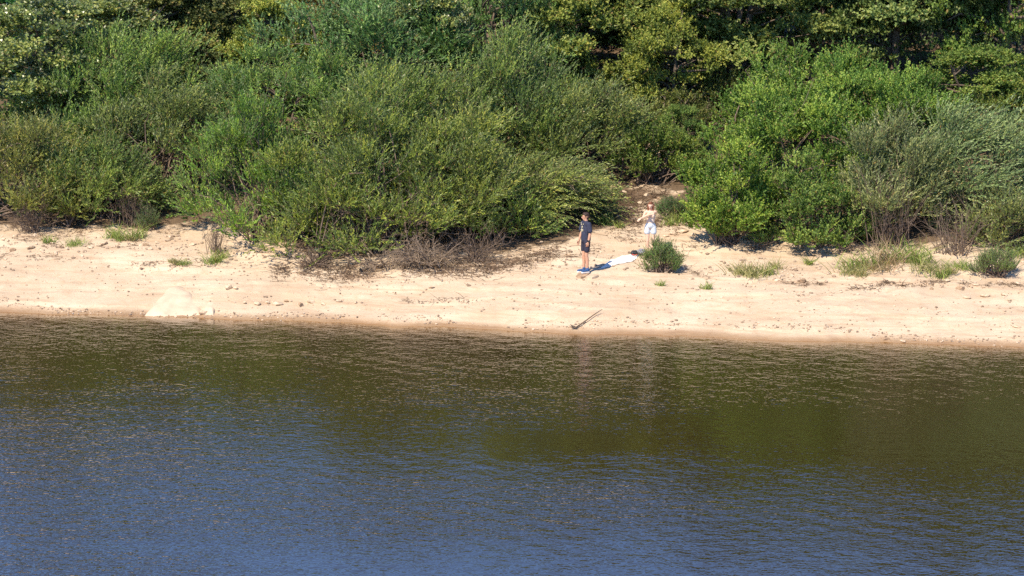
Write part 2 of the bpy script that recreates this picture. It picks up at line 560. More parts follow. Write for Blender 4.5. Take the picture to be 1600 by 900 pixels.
def tree_meshes(tagname, seed, kind, a, b, h, leaves, clear=.25, lobes=46, r_trunk=.16, mat=None, forks=2, size=1.0):
    """single tree: trunk that forks, limbs, crown of separate leaf masses"""
    rs = np.random.RandomState(seed)
    C, R = [], []
    for _ in range(lobes):
        d = unit(rs.normal(size=3))
        f = .35 + .65 * rs.rand() ** .5
        cz = h * (clear + (1 - clear) * .5)
        C.append([d[0] * a * f, d[1] * b * f, cz + d[2] * h * (1 - clear) * .47 * f])
        R.append((.13 + .11 * rs.rand()) * (a * b * h) ** (1 / 3))
    C, R = np.array(C), np.array(R)
    V, q, cl, lf, TP = build_foliage(seed + 1, kind, C, R, np.array([0, 0, h * (clear + .2)]), leaves, flat=.62, size=size)
    fm = new_mesh(tagname + "_crown", V, [q], False, {"clump": ('FACE', cl), "leaf": ('FACE', lf)})
    fm.materials.append(mat)
    parts = []
    nodes = []
    for k in range(forks):
        top = np.array([rs.normal() * a * .25, rs.normal() * b * .2, h * (.78 + .1 * rs.rand())])
        b0 = np.array([(k - (forks - 1) / 2) * r_trunk * 1.1, 0, -.2])
        P = bez([b0], [b0 + np.array([rs.normal() * .15, 0, h * .25])], [top * np.array([.5, .5, .6]) + rs.normal(size=3) * .15], [top], 10)
        parts.append(tubes(P, (np.linspace(1, .16, 10) ** 1.0 * r_trunk * (1.0 if forks == 1 else .8))[None], 8))
        nodes.append(P[0][3:9])
    nodes = np.concatenate(nodes)
    best = np.argmin(np.linalg.norm((C[:, None] - nodes[None]) * np.array([1, 1, 1.0]) + np.array([0, 0, -.4]), axis=2), axis=1)
    root = nodes[best]
    v = C - root
    L = np.linalg.norm(v, axis=1, keepdims=True)
    P = bez(root, root + v * .35 + rs.normal(size=C.shape) * L * .12, root + v * .7 + rs.normal(size=C.shape) * L * .12 + np.array([0, 0, .1]) * L, C, 6)
    parts.append(tubes(P, np.linspace(1, .2, 6)[None] * (r_trunk * .32) * (.6 + .6 * rs.rand(len(C), 1)), 5))
    sel = rs.choice(len(TP), size=min(len(TP), 500), replace=False)
    parts.append(tubes(TP[sel], np.tile(np.array([[.007, .006, .002]]), (len(sel), 1)), 3))
    V, Fs = join(parts)
    tm = new_mesh(tagname + "_trunk", V, Fs, True)
    tm.materials.append(M_BARK)
    return fm, tm

def put_plant(name, label, cat, group, meshes, x, y, color, rz=0, scale=(1, 1, 1), sink=.05, tree=False):
    root = empty(name, (x, y, tz(x, y) - sink), rz, scale)
    tag(root, label, cat, group)
    f = link("crown" if tree else "foliage", meshes[0], None, root)
    f.color = (*color, 1)
    link("trunk" if tree else "stems", meshes[1], None, root)
    return root

def height_for(px, y, toprow):
    p = at_y(px, toprow, y)
    x = float(p[0])
    return x, float(p[2]) - tz(x, y)

# ------------------------------------------------------------------ shrubs along the shore: each grown on its own
G_W = "willow shrubs along the shore"
C_WIL = (.105, .155, .052)
C_BRIGHT = (.095, .175, .040)
C_GREY = (.150, .180, .095)
C_OLIVE = (.125, .140, .050)
C_BLUE = (.080, .140, .065)
SHRUBS = [
    # name, label, kind, px, y, half width, half depth, top row, leaves, colour, lean, low
    ("willow_shrub", "olive willow shrub at the left edge with dry stalks at its foot", "willow", 40, 98.5, 2.3, 1.8, 205, 30000, C_OLIVE, (.1, 0, 0), .05),
    ("willow_shrub", "tall feathery willow at left with a bright green rounded top", "willow", 205, 103.5, 3.5, 2.4, 70, 52000, (.105, .172, .055), (.15, 0, .1), .05),
    ("willow_shrub", "low fresh green willow at the beach edge left of the dark hollow", "willow", 150, 98.3, 2.0, 1.6, 240, 26000, C_WIL, (.1, 0, 0), .04),
    ("willow_shrub", "grey green willow arching over the dark hollow on the left", "willow", 275, 100.3, 1.9, 1.7, 160, 28000, (.115, .150, .062), (.2, 0, 0), .38),
    ("willow_shrub", "bright green willow forming the left flank of the central thicket", "willow", 405, 95.6, 1.75, 1.8, 190, 28000, C_BRIGHT, (0, 0, .1), .04),
    ("willow_shrub", "widest willow of the central thicket, reaching out over the sand", "willow", 575, 93.5, 2.8, 2.2, 180, 48000, (.112, .155, .045), (.05, -.05, .0), .02),
    ("willow_shrub", "yellow green willow rising above the middle of the central thicket", "willow", 655, 98.6, 2.6, 1.9, 98, 36000, (.115, .165, .055), (.2, 0, .1), .06),
    ("willow_shrub", "olive willow with bare branches below, right of the thicket centre", "willow", 710, 94.3, 1.9, 1.7, 195, 29000, (.120, .155, .050), (.1, -.05, 0), .04),
    ("willow_shrub", "upright willow with soft plumes behind the drooping one", "willow", 815, 100.5, 2.3, 1.8, 85, 32000, (.100, .152, .055), (.15, 0, .15), .06),
    ("willow_shrub", "grey olive willow beside the top of the sandy path", "willow", 912, 99.8, 1.7, 1.6, 150, 27000, (.112, .145, .060), (.2, 0, 0), .16),
    ("willow_shrub", "drooping pale willow with long sprays pointing at the standing person", "droopy", 832, 96.0, 1.75, 1.5, 275, 24000, (.150, .185, .075), (.35, -.05, 0), .10),
    ("willow_shrub", "small rounded green willow at the sand left of the drooping one", "willow", 790, 94.2, 1.0, 1.0, 290, 13000, (.105, .165, .045), (0, 0, 0), .04),
    ("leafy_shrub", "large bright green rounded bush right of the sandy path", "bush", 1212, 96.2, 2.45, 2.0, 140, 46000, (.112, .182, .050), (0, 0, 0), .05),
    ("leafy_shrub", "low bright green bush bulging onto the path beside the thrown arm", "bush", 1142, 93.2, 1.15, 1.1, 255, 20000, (.125, .195, .050), (0, 0, 0), .03),
    ("leafy_shrub", "tall mid green bush behind the large bright one, near the trunks", "bush", 1345, 101.0, 2.9, 1.8, 95, 38000, (.098, .172, .052), (0, 0, 0), .05),
    ("leafy_shrub", "low green bush with dark gaps between bright bush and dry twigs", "bush", 1275, 92.7, 1.3, 1.1, 270, 18000, (.105, .165, .058), (0, 0, 0), .02),
    ("willow_shrub", "wide silvery willow at the right edge combed by the wind", "droopy", 1520, 94.6, 2.7, 1.9, 180, 36000, (.122, .175, .112), (.38, 0, .12), .08),
    ("willow_shrub", "thin grey willow with bare stalks showing through, right of the green bush", "willow", 1395, 93.6, 1.5, 1.3, 210, 26000, (.128, .155, .098), (.15, 0, .15), .06),
    ("leafy_shrub", "mid green bush crowning the slope above the large bright bush", "bush", 1255, 103.0, 2.4, 1.6, 80, 26000, (.098, .165, .050), (0, 0, 0), .04),
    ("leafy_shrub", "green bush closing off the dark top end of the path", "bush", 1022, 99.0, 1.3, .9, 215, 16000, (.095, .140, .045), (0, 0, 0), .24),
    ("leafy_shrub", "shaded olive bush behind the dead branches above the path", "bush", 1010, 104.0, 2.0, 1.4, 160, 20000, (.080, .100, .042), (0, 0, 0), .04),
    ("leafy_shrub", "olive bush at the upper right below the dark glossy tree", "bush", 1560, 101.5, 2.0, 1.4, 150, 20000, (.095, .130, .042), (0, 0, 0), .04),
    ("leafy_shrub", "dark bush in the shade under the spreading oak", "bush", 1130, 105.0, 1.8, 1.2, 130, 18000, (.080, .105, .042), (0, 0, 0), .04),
    ("willow_shrub", "low dull green willow at the right frame edge behind a small bush", "willow", 1575, 91.9, 1.3, 1.0, 315, 11000, (.120, .150, .070), (.2, 0, 0), .04),
]
for i, (nm, lab, kind, px, y, a, b, top, leaves, colr, lean, low) in enumerate(SHRUBS):
    x, h = height_for(px, y, top)
    a, b, h, leaves = a * 1.22, b * 1.15, h * 1.10, int(leaves * .98)
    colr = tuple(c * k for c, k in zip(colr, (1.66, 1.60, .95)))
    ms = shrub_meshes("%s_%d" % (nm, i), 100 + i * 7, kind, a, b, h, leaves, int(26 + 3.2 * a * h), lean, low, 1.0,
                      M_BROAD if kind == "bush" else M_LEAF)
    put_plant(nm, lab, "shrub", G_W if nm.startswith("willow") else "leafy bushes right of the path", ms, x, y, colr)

# ------------------------------------------------------------------ trees behind: a few grown trees, copied and turned
PROTO = {
    "oak_a": tree_meshes("oak_a", 501, "broad", 2.4, 2.2, 5.0, 38000, -.04, 56, .17, M_BROAD),
    "oak_b": tree_meshes("oak_b", 517, "broad", 2.6, 2.2, 5.2, 38000, -.03, 56, .18, M_BROAD),
    "oak_c": tree_meshes("oak_c", 533, "broad", 2.2, 2.1, 5.6, 36000, .06, 50, .19, M_BROAD, 3),
    "poplar": tree_meshes("poplar", 551, "poplar", 1.6, 1.6, 5.0, 20000, .05, 34, .09, M_POPLAR, 1),
    "willow_a": tree_meshes("willow_a", 571, "willow", 2.5, 2.2, 5.0, 30000, .03, 46, .12, M_LEAF),
    "willow_b": tree_meshes("willow_b", 589, "willow", 2.4, 2.1, 5.0, 30000, .03, 46, .12, M_LEAF),
}
PH = {"oak_a": (2.4, 5.0), "oak_b": (2.6, 5.2), "oak_c": (2.2, 5.6), "poplar": (1.6, 5.0), "willow_a": (2.5, 5.0), "willow_b": (2.4, 5.0)}
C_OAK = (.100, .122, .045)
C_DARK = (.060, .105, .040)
TREES = [
    # name, label, proto, px, y, half width, height, colour
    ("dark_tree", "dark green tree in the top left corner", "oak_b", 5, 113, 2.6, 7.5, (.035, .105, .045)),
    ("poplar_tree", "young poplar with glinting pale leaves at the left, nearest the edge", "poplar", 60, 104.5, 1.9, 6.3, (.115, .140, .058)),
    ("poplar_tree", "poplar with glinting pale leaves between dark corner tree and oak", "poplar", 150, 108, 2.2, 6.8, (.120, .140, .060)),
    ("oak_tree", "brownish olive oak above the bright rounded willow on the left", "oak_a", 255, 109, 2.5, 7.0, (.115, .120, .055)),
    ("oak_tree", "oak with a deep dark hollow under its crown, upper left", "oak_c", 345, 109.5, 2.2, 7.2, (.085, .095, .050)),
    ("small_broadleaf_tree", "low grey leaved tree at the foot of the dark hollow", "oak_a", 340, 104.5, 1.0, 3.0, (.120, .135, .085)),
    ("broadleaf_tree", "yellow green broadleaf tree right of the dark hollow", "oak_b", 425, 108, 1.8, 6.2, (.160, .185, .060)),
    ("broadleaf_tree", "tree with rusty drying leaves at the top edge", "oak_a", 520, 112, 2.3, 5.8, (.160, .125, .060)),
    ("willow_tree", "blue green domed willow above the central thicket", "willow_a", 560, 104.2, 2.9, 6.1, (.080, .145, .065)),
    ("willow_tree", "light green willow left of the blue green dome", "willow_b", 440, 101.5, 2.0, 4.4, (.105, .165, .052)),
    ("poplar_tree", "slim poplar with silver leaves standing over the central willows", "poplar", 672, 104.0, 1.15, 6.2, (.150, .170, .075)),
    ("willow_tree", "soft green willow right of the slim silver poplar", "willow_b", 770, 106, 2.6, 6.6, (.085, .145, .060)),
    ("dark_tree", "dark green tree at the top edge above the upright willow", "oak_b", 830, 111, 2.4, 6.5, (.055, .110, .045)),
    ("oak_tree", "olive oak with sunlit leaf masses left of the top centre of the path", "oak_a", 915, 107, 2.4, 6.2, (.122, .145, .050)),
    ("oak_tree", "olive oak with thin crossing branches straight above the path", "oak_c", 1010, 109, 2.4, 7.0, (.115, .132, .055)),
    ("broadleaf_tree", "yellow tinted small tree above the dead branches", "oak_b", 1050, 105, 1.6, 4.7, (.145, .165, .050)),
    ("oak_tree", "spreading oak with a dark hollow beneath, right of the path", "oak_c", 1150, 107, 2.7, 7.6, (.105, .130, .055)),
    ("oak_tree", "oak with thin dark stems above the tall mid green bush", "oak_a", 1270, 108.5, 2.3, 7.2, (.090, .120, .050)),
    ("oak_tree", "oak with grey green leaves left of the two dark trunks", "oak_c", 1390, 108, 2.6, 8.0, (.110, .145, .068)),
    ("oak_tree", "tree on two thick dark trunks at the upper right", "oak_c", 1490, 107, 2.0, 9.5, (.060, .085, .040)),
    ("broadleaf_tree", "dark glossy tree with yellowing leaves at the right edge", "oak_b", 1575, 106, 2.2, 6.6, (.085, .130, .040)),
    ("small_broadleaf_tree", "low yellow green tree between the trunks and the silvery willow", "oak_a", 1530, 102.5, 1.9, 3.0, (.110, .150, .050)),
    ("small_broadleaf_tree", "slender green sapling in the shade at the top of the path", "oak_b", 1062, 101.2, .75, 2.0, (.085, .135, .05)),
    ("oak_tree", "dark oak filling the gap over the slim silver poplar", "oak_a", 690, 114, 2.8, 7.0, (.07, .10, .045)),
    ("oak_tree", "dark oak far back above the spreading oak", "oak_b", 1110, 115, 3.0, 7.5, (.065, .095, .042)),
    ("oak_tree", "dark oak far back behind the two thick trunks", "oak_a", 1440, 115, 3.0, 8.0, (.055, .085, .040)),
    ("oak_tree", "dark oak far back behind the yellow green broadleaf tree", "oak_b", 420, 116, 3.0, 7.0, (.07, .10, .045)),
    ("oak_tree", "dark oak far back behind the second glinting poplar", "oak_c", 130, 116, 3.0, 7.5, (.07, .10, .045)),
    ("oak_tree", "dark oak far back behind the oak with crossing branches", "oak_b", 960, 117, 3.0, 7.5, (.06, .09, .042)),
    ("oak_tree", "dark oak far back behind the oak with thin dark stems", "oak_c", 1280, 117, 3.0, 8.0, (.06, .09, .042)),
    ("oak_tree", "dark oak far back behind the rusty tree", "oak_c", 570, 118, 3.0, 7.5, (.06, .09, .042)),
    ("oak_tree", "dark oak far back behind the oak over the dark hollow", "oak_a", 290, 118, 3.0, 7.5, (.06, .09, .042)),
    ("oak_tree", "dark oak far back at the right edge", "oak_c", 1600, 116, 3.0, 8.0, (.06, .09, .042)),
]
for i, (nm, lab, pk, px, y, hw, h, colr) in enumerate(TREES):
    x = float(at_y(px, 200, y)[0])
    w0, h0 = PH[pk]
    if h > 5:
        h = float(np.interp(px, [0, 600, 1000, 1600], [8.4, 8.9, 10.6, 12.2])) + (h - 6.5) * .25 - tz(x, y)
        h = max(h, 2.8)
    hw *= 1.2
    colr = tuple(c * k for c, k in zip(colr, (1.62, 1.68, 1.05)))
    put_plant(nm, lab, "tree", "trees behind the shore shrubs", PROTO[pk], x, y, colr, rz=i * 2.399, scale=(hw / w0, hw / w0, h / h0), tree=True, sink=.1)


# ------------------------------------------------------------------ low growth that nobody could count, under the trees
def scatter(rs, n, x0, x1, y0, y1, keep):
    x, y = rs.uniform(x0, x1, n), rs.uniform(y0, y1, n)
    k = keep(x, y)
    return x[k], y[k]

def edge_s(x):
    return np.interp(x, [-18, -10.5, -9.3, -7.6, -6, -3, -.5, 1.2, 2.6, 3.4, 4.6, 6, 8, 12, 18],
                     [7.6, 8.0, 8.6, 7.0, 5.1, 5.3, 6.2, 7.4, 8.2, 9.4, 9.2, 9.0, 8.8, 8.6, 8.6])

def path_at(x, y):
    return np.abs(x - (4.3 + (y - 95) * .06)) < np.clip(1.25 - (y - 92) * .05, .3, 1.3)

rs = np.random.RandomState(77)
x, y = scatter(rs, 9500, -19, 19, 93, 121, lambda x, y: (y - waterline(x) > edge_s(x) + 1.8) & ~path_at(x, y) & (noise2(x * .5, y * .5, 51) > .3))
bp = np.stack([x, y, terrain(x, y)], 1)
dr = unit(rs.normal(size=(len(x), 3)) * .55 + np.array([0, 0, 1]))
V, q, cl, lf, TP = sprays(bp, dr, dict(ll=.16, lw=.09, tl=.75, n=7, off=1.0, up=0, droop=-.15), rs, .5, (0, 0, 0), 1.0)
me = new_mesh("undergrowth", V, [q], False, {"clump": ('FACE', cl), "leaf": ('FACE', lf)})
o = link("undergrowth", me, M_BROAD)
o.color = (.085, .135, .045, 1)
tag(o, "low leafy undergrowth covering the ground beneath the trees", "undergrowth", None, "stuff")

# ------------------------------------------------------------------ dead leaves, twig debris and gravel on the sand
rs = np.random.RandomState(78)
xs, ys = [], []
x, y = scatter(rs, 60000, -18, 18, 88, 104, lambda x, y: (np.abs(y - waterline(x) - edge_s(x) - .2 + (noise2(x * .8, y * .8, 61) - .5) * 2.4) < 1.0) & (noise2(x * 1.6, y * 2.0, 66) > .55))
xs.append(x); ys.append(y)
for (p0, r0, p1, r1, n, w) in [(1225, 441, 1290, 447, 160, .12), (1300, 449, 1480, 447, 420, .12), (1060, 418, 1130, 436, 120, .15), (200, 412, 330, 416, 160, .15), (620, 468, 760, 468, 120, .1),
                            (540, 428, 780, 418, 2800, .5), (760, 420, 890, 392, 1300, .45), (430, 420, 560, 432, 1300, .6), (1500, 447, 1600, 449, 220, .12), (0, 400, 120, 404, 120, .2), (960, 320, 1040, 330, 900, .7), (955, 300, 1045, 306, 900, .7), (940, 345, 1000, 350, 700, .35), (1020, 350, 1050, 352, 300, .3)]:
    a, b = ground(p0, r0), ground(p1, r1)
    t = rs.rand(n)
    t = t[noise2(t * 9 + p0, t * 0 + r0, 64) > .3]
    n = len(t)
    xs.append(a[0] + (b[0] - a[0]) * t + rs.normal(size=n) * .05)
    ys.append(a[1] + (b[1] - a[1]) * t + rs.normal(size=n) * w + (noise2(t * 6 + p0, t * 0, 65) - .5) * .5)
x, y = np.concatenate(xs), np.concatenate(ys)
n = len(x)
P = np.stack([x, y, terrain(x, y) + .012 + rs.rand(n) * .02], 1)
D = unit(np.stack([rs.normal(size=n), rs.normal(size=n) * .8, rs.normal(size=n) * .22], 1))
v1, f1 = leaf_quads(P, D, .03 + .05 * rs.rand(n), .012 + .02 * rs.rand(n), rs)
k = rs.choice(n, 3200, replace=False)
Dt = unit(np.stack([rs.normal(size=3200), rs.normal(size=3200) * .7, np.abs(rs.normal(size=3200)) * .15], 1))
L = (.12 + .35 * rs.rand(3200) ** 2)[:, None]
TPd = np.stack([P[k], P[k] + Dt * L * .5 + rs.normal(size=(3200, 3)) * .015, P[k] + Dt * L], 1)
v2, f2 = tubes(TPd, np.tile([[.007, .006, .003]], (3200, 1)), 3)
V, Fs = join([(v1, f1), (v2, f2)])
me = new_mesh("litter", V, Fs)
tag(link("leaf_litter", me, M_LITTER), "dark dead leaves and twigs strewn along the edge of the sand", "leaf litter", None, "stuff")

def pebble_shape(seed, n=10):
    """a worn stone: rough closed shape, flat below"""
    r_ = np.random.RandomState(seed)
    import bmesh
    bm = bmesh.new()
    bmesh.ops.create_icosphere(bm, subdivisions=n, radius=.5)
    cuts = sphere_dirs(9, r_)
    lim = .20 + .2 * r_.rand(9)
    V = np.array([v.co[:] for v in bm.verts])
    for c, l in zip(cuts, lim):
        d = V @ c
        V = V - np.maximum(d - l, 0)[:, None] * c[None] * .9
    V *= 1 + r_.normal(size=(len(V), 1)) * .03
    F_ = np.array([[v.index for v in f.verts] for f in bm.faces])
    bm.free()
    return V, F_

rs = np.random.RandomState(79)
pv, pf = pebble_shape(3, 1)
xs, ys, sz = [], [], []
def add_gravel(n, s_mid, s_w, size, seed, thr=.4):
    x = rs.uniform(-17.5, 17.5, n)
    s = s_mid + rs.normal(size=n) * s_w + (noise2(x * .25, x * 0 + seed, 62) - .5) * .9
    k = noise2(x * .7 + seed, s * 1.5 + seed, 63) > thr
    x, s = x[k], s[k]
    xs.append(x); ys.append(waterline(x) + s); sz.append(size * (.45 + rs.rand(len(x)) ** 3 * 2.0))
add_gravel(2300, .45, .16, .05, 1, .2)
add_gravel(1200, 1.6, .5, .045, 2)
add_gravel(900, 3.0, .5, .045, 3)
add_gravel(1300, 4.9, .8, .06, 4)
add_gravel(2100, 6.8, .8, .075, 5, .3)
x, y, z_ = np.concatenate(xs), np.concatenate(ys), None
sz = np.concatenate(sz)
n = len(x)
ang = rs.rand(n) * 6.28
ca, sa = np.cos(ang), np.sin(ang)
sc_ = np.stack([sz * (.8 + .5 * rs.rand(n)), sz * (.7 + .4 * rs.rand(n)), sz * (.4 + .4 * rs.rand(n))], 1)
W = pv[None] * sc_[:, None]
V = np.stack([W[..., 0] * ca[:, None] - W[..., 1] * sa[:, None] + x[:, None], W[..., 0] * sa[:, None] + W[..., 1] * ca[:, None] + y[:, None],
              W[..., 2] + (terrain(x, y) + sz * .12)[:, None]], -1).reshape(-1, 3)
Fp = (pf[None] + (np.arange(n) * len(pv))[:, None, None]).reshape(-1, 3)
me = new_mesh("gravel", V, [Fp], False, {"tone": ('FACE', np.repeat(rs.rand(n), len(pf)))})
M_STONE = simple_mat("pale_stone", (.52, .405, .285), .9, .2, 3.5, .3, .01)
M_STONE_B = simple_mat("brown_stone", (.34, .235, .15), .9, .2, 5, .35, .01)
M_GRAVEL, nt, nd, lk, bs = nodes_of("mixed_gravel")
lk.new(ramp(nt, N(nt, "ShaderNodeAttribute", attribute_name="tone").outputs["Fac"], .0, 1.0, (.20, .135, .09, 1), (.60, .47, .34, 1)), bs.inputs["Base Color"])
bs.inputs["Roughness"].default_value = .9
tag(link("beach_gravel", me, M_GRAVEL), "fine pale gravel scattered in bands along the shore", "gravel", None, "stuff")

# ------------------------------------------------------------------ single stones
STONE = []
for k in range(6):
    v, f = pebble_shape(20 + k, 2)
    me = new_mesh("stone_%d" % k, v, [f])
    me.materials.append(M_STONE if k < 5 else M_STONE_B)
    STONE.append(me)
ORD = ["leftmost", "second from the left", "third from the left", "fourth from the left", "fifth from the left", "sixth from the left", "seventh from the left",
       "eighth from the left", "ninth from the left", "tenth from the left", "rightmost"]
def ordinal(px, all_px):
    k = sorted(all_px).index(px)
    return "rightmost" if k == len(all_px) - 1 else ORD[k]
def put_stone(px, row, size, label, group=None, k=None, flat=.55, name="stone", rz=None):
    gx_, gy_, gz_ = ground(px, row)
    k = rs.randint(6) if k is None else k
    o = link(name, STONE[k], None, None, (gx_, gy_, gz_ + size * flat * .16))
    size *= .85
    o.scale = (size * 1.3, size * .85, size * flat)
    o.rotation_euler = (rs.normal() * .12, rs.normal() * .12, rs.rand() * 6.28 if rz is None else rz)
    return tag(o, label, "stone", group)
CL = [(402, 476, .28), (418, 474, .22), (434, 477, .34), (470, 478, .26), (486, 473, .36), (505, 476, .24), (530, 472, .22), (556, 474, .2), (448, 472, .18), (382, 474, .2)]
for px, row, sz_ in CL:
    put_stone(px, row, sz_, "blocky pale ledge stone below the central thicket, " + ordinal(px, [c_[0] for c_ in CL]), "stones of the broken ledge", flat=.7)
CL = [(20, 392, .3), (48, 388, .36), (66, 392, .25), (92, 386, .22), (140, 388, .3), (160, 382, .24), (228, 384, .3), (246, 380, .22), (262, 377, .26), (300, 383, .25), (8, 406, .2)]
for px, row, sz_ in CL:
    put_stone(px, row, sz_, "rough pale stone on the upper beach under the left willows, " + ordinal(px, [c_[0] for c_ in CL]), "stones of the upper left beach")
CL = [(1480, 440, .26), (1500, 452, .3), (1524, 446, .24), (1540, 464, .32), (1568, 462, .28), (1590, 444, .3), (1578, 470, .22), (1455, 452, .2), (1510, 466, .25)]
for px, row, sz_ in CL:
    put_stone(px, row, sz_, "angular pale stone on the upper beach near the right edge, " + ordinal(px, [c_[0] for c_ in CL]), "stones of the upper right beach")
CL = [(955, 296, .4), (975, 302, .3), (1010, 306, .36), (1000, 318, .28), (1032, 312, .3), (985, 326, .24), (1040, 330, .28), (965, 340, .2)]
for px, row, sz_ in CL:
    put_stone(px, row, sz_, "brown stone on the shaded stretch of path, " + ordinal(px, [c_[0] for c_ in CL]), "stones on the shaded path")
CL = [(1052, 366, .3), (1068, 363, .36), (1040, 370, .24), (1084, 367, .26)]
for px, row, sz_ in CL:
    put_stone(px, row, sz_, "pale stone beside the path behind the round bush, " + ordinal(px, [c_[0] for c_ in CL]), "stones beside the path", k=1)
put_stone(358, 451, .34, "tilted stone with a dark underside above the pale outcrop, larger of two", None, 0, .8)
put_stone(368, 452, .22, "smaller stone beside the tilted stone above the pale outcrop", None, 2, .7)
put_stone(675, 450, .3, "flat dark edged stone on the bare sand below the dead branches", None, 4, .3)
put_stone(1382, 531, .3, "flat wet stone at the waterline on the right", None, 5, .4)
put_stone(1410, 534, .22, "small dark stone at the waterline right of the flat wet one", None, 4, .5)
put_stone(1254, 441, .34, "dark stone at the end of the debris line above the bare sand", None, 5, .6)
put_stone(1588, 512, .28, "brown stone alone on the sand near the lower right shore", None, 4, .5)
put_stone(612, 402, .2, "pale stone lying in the litter under the dead branches", None, 1, .6)
put_stone(318, 491, .26, "stone standing in for the dark hole beside the pale outcrop at the waterline", None, 4, .9)  # added stone takes the place of the dark hole between the two rocks

def slab(name, label, pts, thick, mat):
    """flat split stone from an outline of pixels on the ground"""
    G = np.array([ground(*p) for p in pts])
    c = G.mean(0)
    n = len(G)
    top = G - c + np.array([0, 0, thick])
    top[:, :2] *= .93
    top[:, 2] += np.linspace(0, .02, n)
    bot = G - c - np.array([0, 0, .06])
    V = np.concatenate([bot, top])
    i = np.arange(n)
    me = new_mesh(name, V, [np.stack([i, (i + 1) % n, (i + 1) % n + n, i + n], 1), (i + n)[None]])
    me.materials.append(mat)
    return tag(link(name, me, None, None, tuple(c)), label, "stone")
slab("flat_stone", "flat pale split stone just in front of the standing person", [(914, 435), (921, 431), (933, 430), (936, 433), (925, 437), (917, 437)], .05, M_STONE)
slab("flat_stone", "flat brown slab under the feet of the standing person", [(899, 433), (904, 428), (916, 425), (922, 428), (917, 433), (908, 436)], .03, M_STONE_B)

# the smooth pale outcrop at the waterline on the left
def outcrop(name, label, pts, rise, mat, seed):
    G = np.array([ground(*p) for p in pts])
    c = G.mean(0)
    rings = []
    K = 9
    r_ = np.random.RandomState(seed)
    # resample outline
    n = 48
    seg = np.linalg.norm(np.roll(G, -1, 0) - G, axis=1)
    t = np.concatenate([[0], np.cumsum(seg)])
    u = np.linspace(0, t[-1], n, endpoint=False)
    Gc = np.concatenate([G, G[:1]])
    O = np.stack([np.interp(u, t, Gc[:, k]) for k in range(3)], 1)
    for k in range(K):
        f = k / (K - 1)
        xy = c[:2] + (O[:, :2] - c[:2]) * (1 - f)
        g = terrain(xy[:, 0], xy[:, 1], False)
        up = rise * (1 - (1 - f) ** 3.2) - .07 * (k == 0)
        bumps = (noise2(xy[:, 0] * 2.3 + 9, xy[:, 1] * 2.3, 71) - .5) * .10 * min(1, f * 4)
        rings.append(np.stack([xy[:, 0], xy[:, 1], np.maximum(g, -.05) + up + bumps], 1))
    V = np.concatenate(rings) - c
    i = np.arange(K * n).reshape(K, n)
    q = np.stack([i[:-1], np.roll(i[:-1], -1, 1), np.roll(i[1:], -1, 1), i[1:]], -1).reshape(-1, 4)
    me = new_mesh(name, V, [q], True)
    me.materials.append(mat)
    return tag(link(name, me, None, None, tuple(c)), label, "rock")
M_OUT = simple_mat("smooth_pale_rock", (.575, .455, .33), .85, .2, 2.2, .16, .03)
outcrop("rock_outcrop", "smooth pale triangular outcrop sloping into the water on the left", [(222, 495), (232, 484), (246, 467), (262, 450), (276, 443), (290, 446), (302, 458), (312, 474), (318, 484), (318, 495), (270, 496)], .10, M_OUT, 1)
outcrop("rock_outcrop", "small pale boulder with a square face right of the triangular outcrop", [(319, 494), (318, 478), (326, 466), (337, 470), (338, 484), (334, 495)], .10, M_OUT, 2)

# ------------------------------------------------------------------ driftwood at the water's edge
a, b = np.array(ground(899, 515)), np.array(ground(941, 490))
b = b + np.array([0, 0, .12])
a = a + np.array([0, 0, .05])
r_ = np.random.RandomState(5)
Pm = bez([a * 0], [(b - a) * .3 + np.array([0, 0, -.02])], [(b - a) * .7 + np.array([0, 0, .03])], [b - a], 9)
parts = [tubes(Pm, np.linspace(.024, .008, 9)[None], 6)]
o = empty("driftwood_branch", tuple(a))
tag(o, "thin brown driftwood branch lying with its knotted root at the waterline", "driftwood")
link("branch", new_mesh("driftwood_stick", *join(parts), True), M_BARK, o)
E = np.array([[-.14, .0, .10], [-.10, -.06, -.03], [-.08, .08, .06], [.06, -.05, .06]])
Pr = bez(E * 0, E * .3 + r_.normal(size=E.shape) * .02, E * .7 + r_.normal(size=E.shape) * .03, E, 5)
link("root", new_mesh("driftwood_root", *join([tubes(Pr, np.linspace(.032, .008, 5)[None].repeat(len(E), 0), 6)]), True), M_BARK, o)

# ------------------------------------------------------------------ bare and dead branches
def tangle(seed, n, spread, height, r0, K=6, low=.0, kink=.16):
    r_ = np.random.RandomState(seed)
    roots = np.stack([r_.normal(size=n) * spread * .22, r_.normal(size=n) * spread * .15, np.zeros(n)], 1)
    d = np.stack([r_.normal(size=n), r_.normal(size=n) * .7 - .35, np.abs(r_.normal(size=n)) * .8 + low], 1)
    d = unit(d) * (spread * (.5 + .6 * r_.rand(n)))[:, None]
    d[:, 2] *= height / spread
    end = roots + d
    P = bez(roots, roots + d * .35 + np.array([0, 0, .12]) * height, roots + d * .7 + r_.normal(size=d.shape) * kink * spread, end, K)
    R = np.linspace(1, .25, K)[None] * r0 * (.5 + .8 * r_.rand(n, 1))
    out = [tubes(P, R, 4)]
    m = n * 6
    k = r_.randint(n, size=m)
    j = r_.randint(2, K, size=m)
    st = P[k, j]
    dd = unit(d[k] + r_.normal(size=(m, 3)) * .7 * np.linalg.norm(d[k], axis=1, keepdims=True)) * (spread * .32 * (.4 + r_.rand(m)))[:, None]
    Q = bez(st, st + dd * .3, st + dd * .6 + r_.normal(size=dd.shape) * .06 * spread, st + dd, 4)
    out.append(tubes(Q, np.linspace(1, .3, 4)[None] * r0 * .38 * (.6 + .6 * r_.rand(m, 1)), 3))
    V, Fs = join(out)
    V[:, 2] = np.maximum(V[:, 2], -.1)
    return new_mesh("tangle", V, Fs, True)

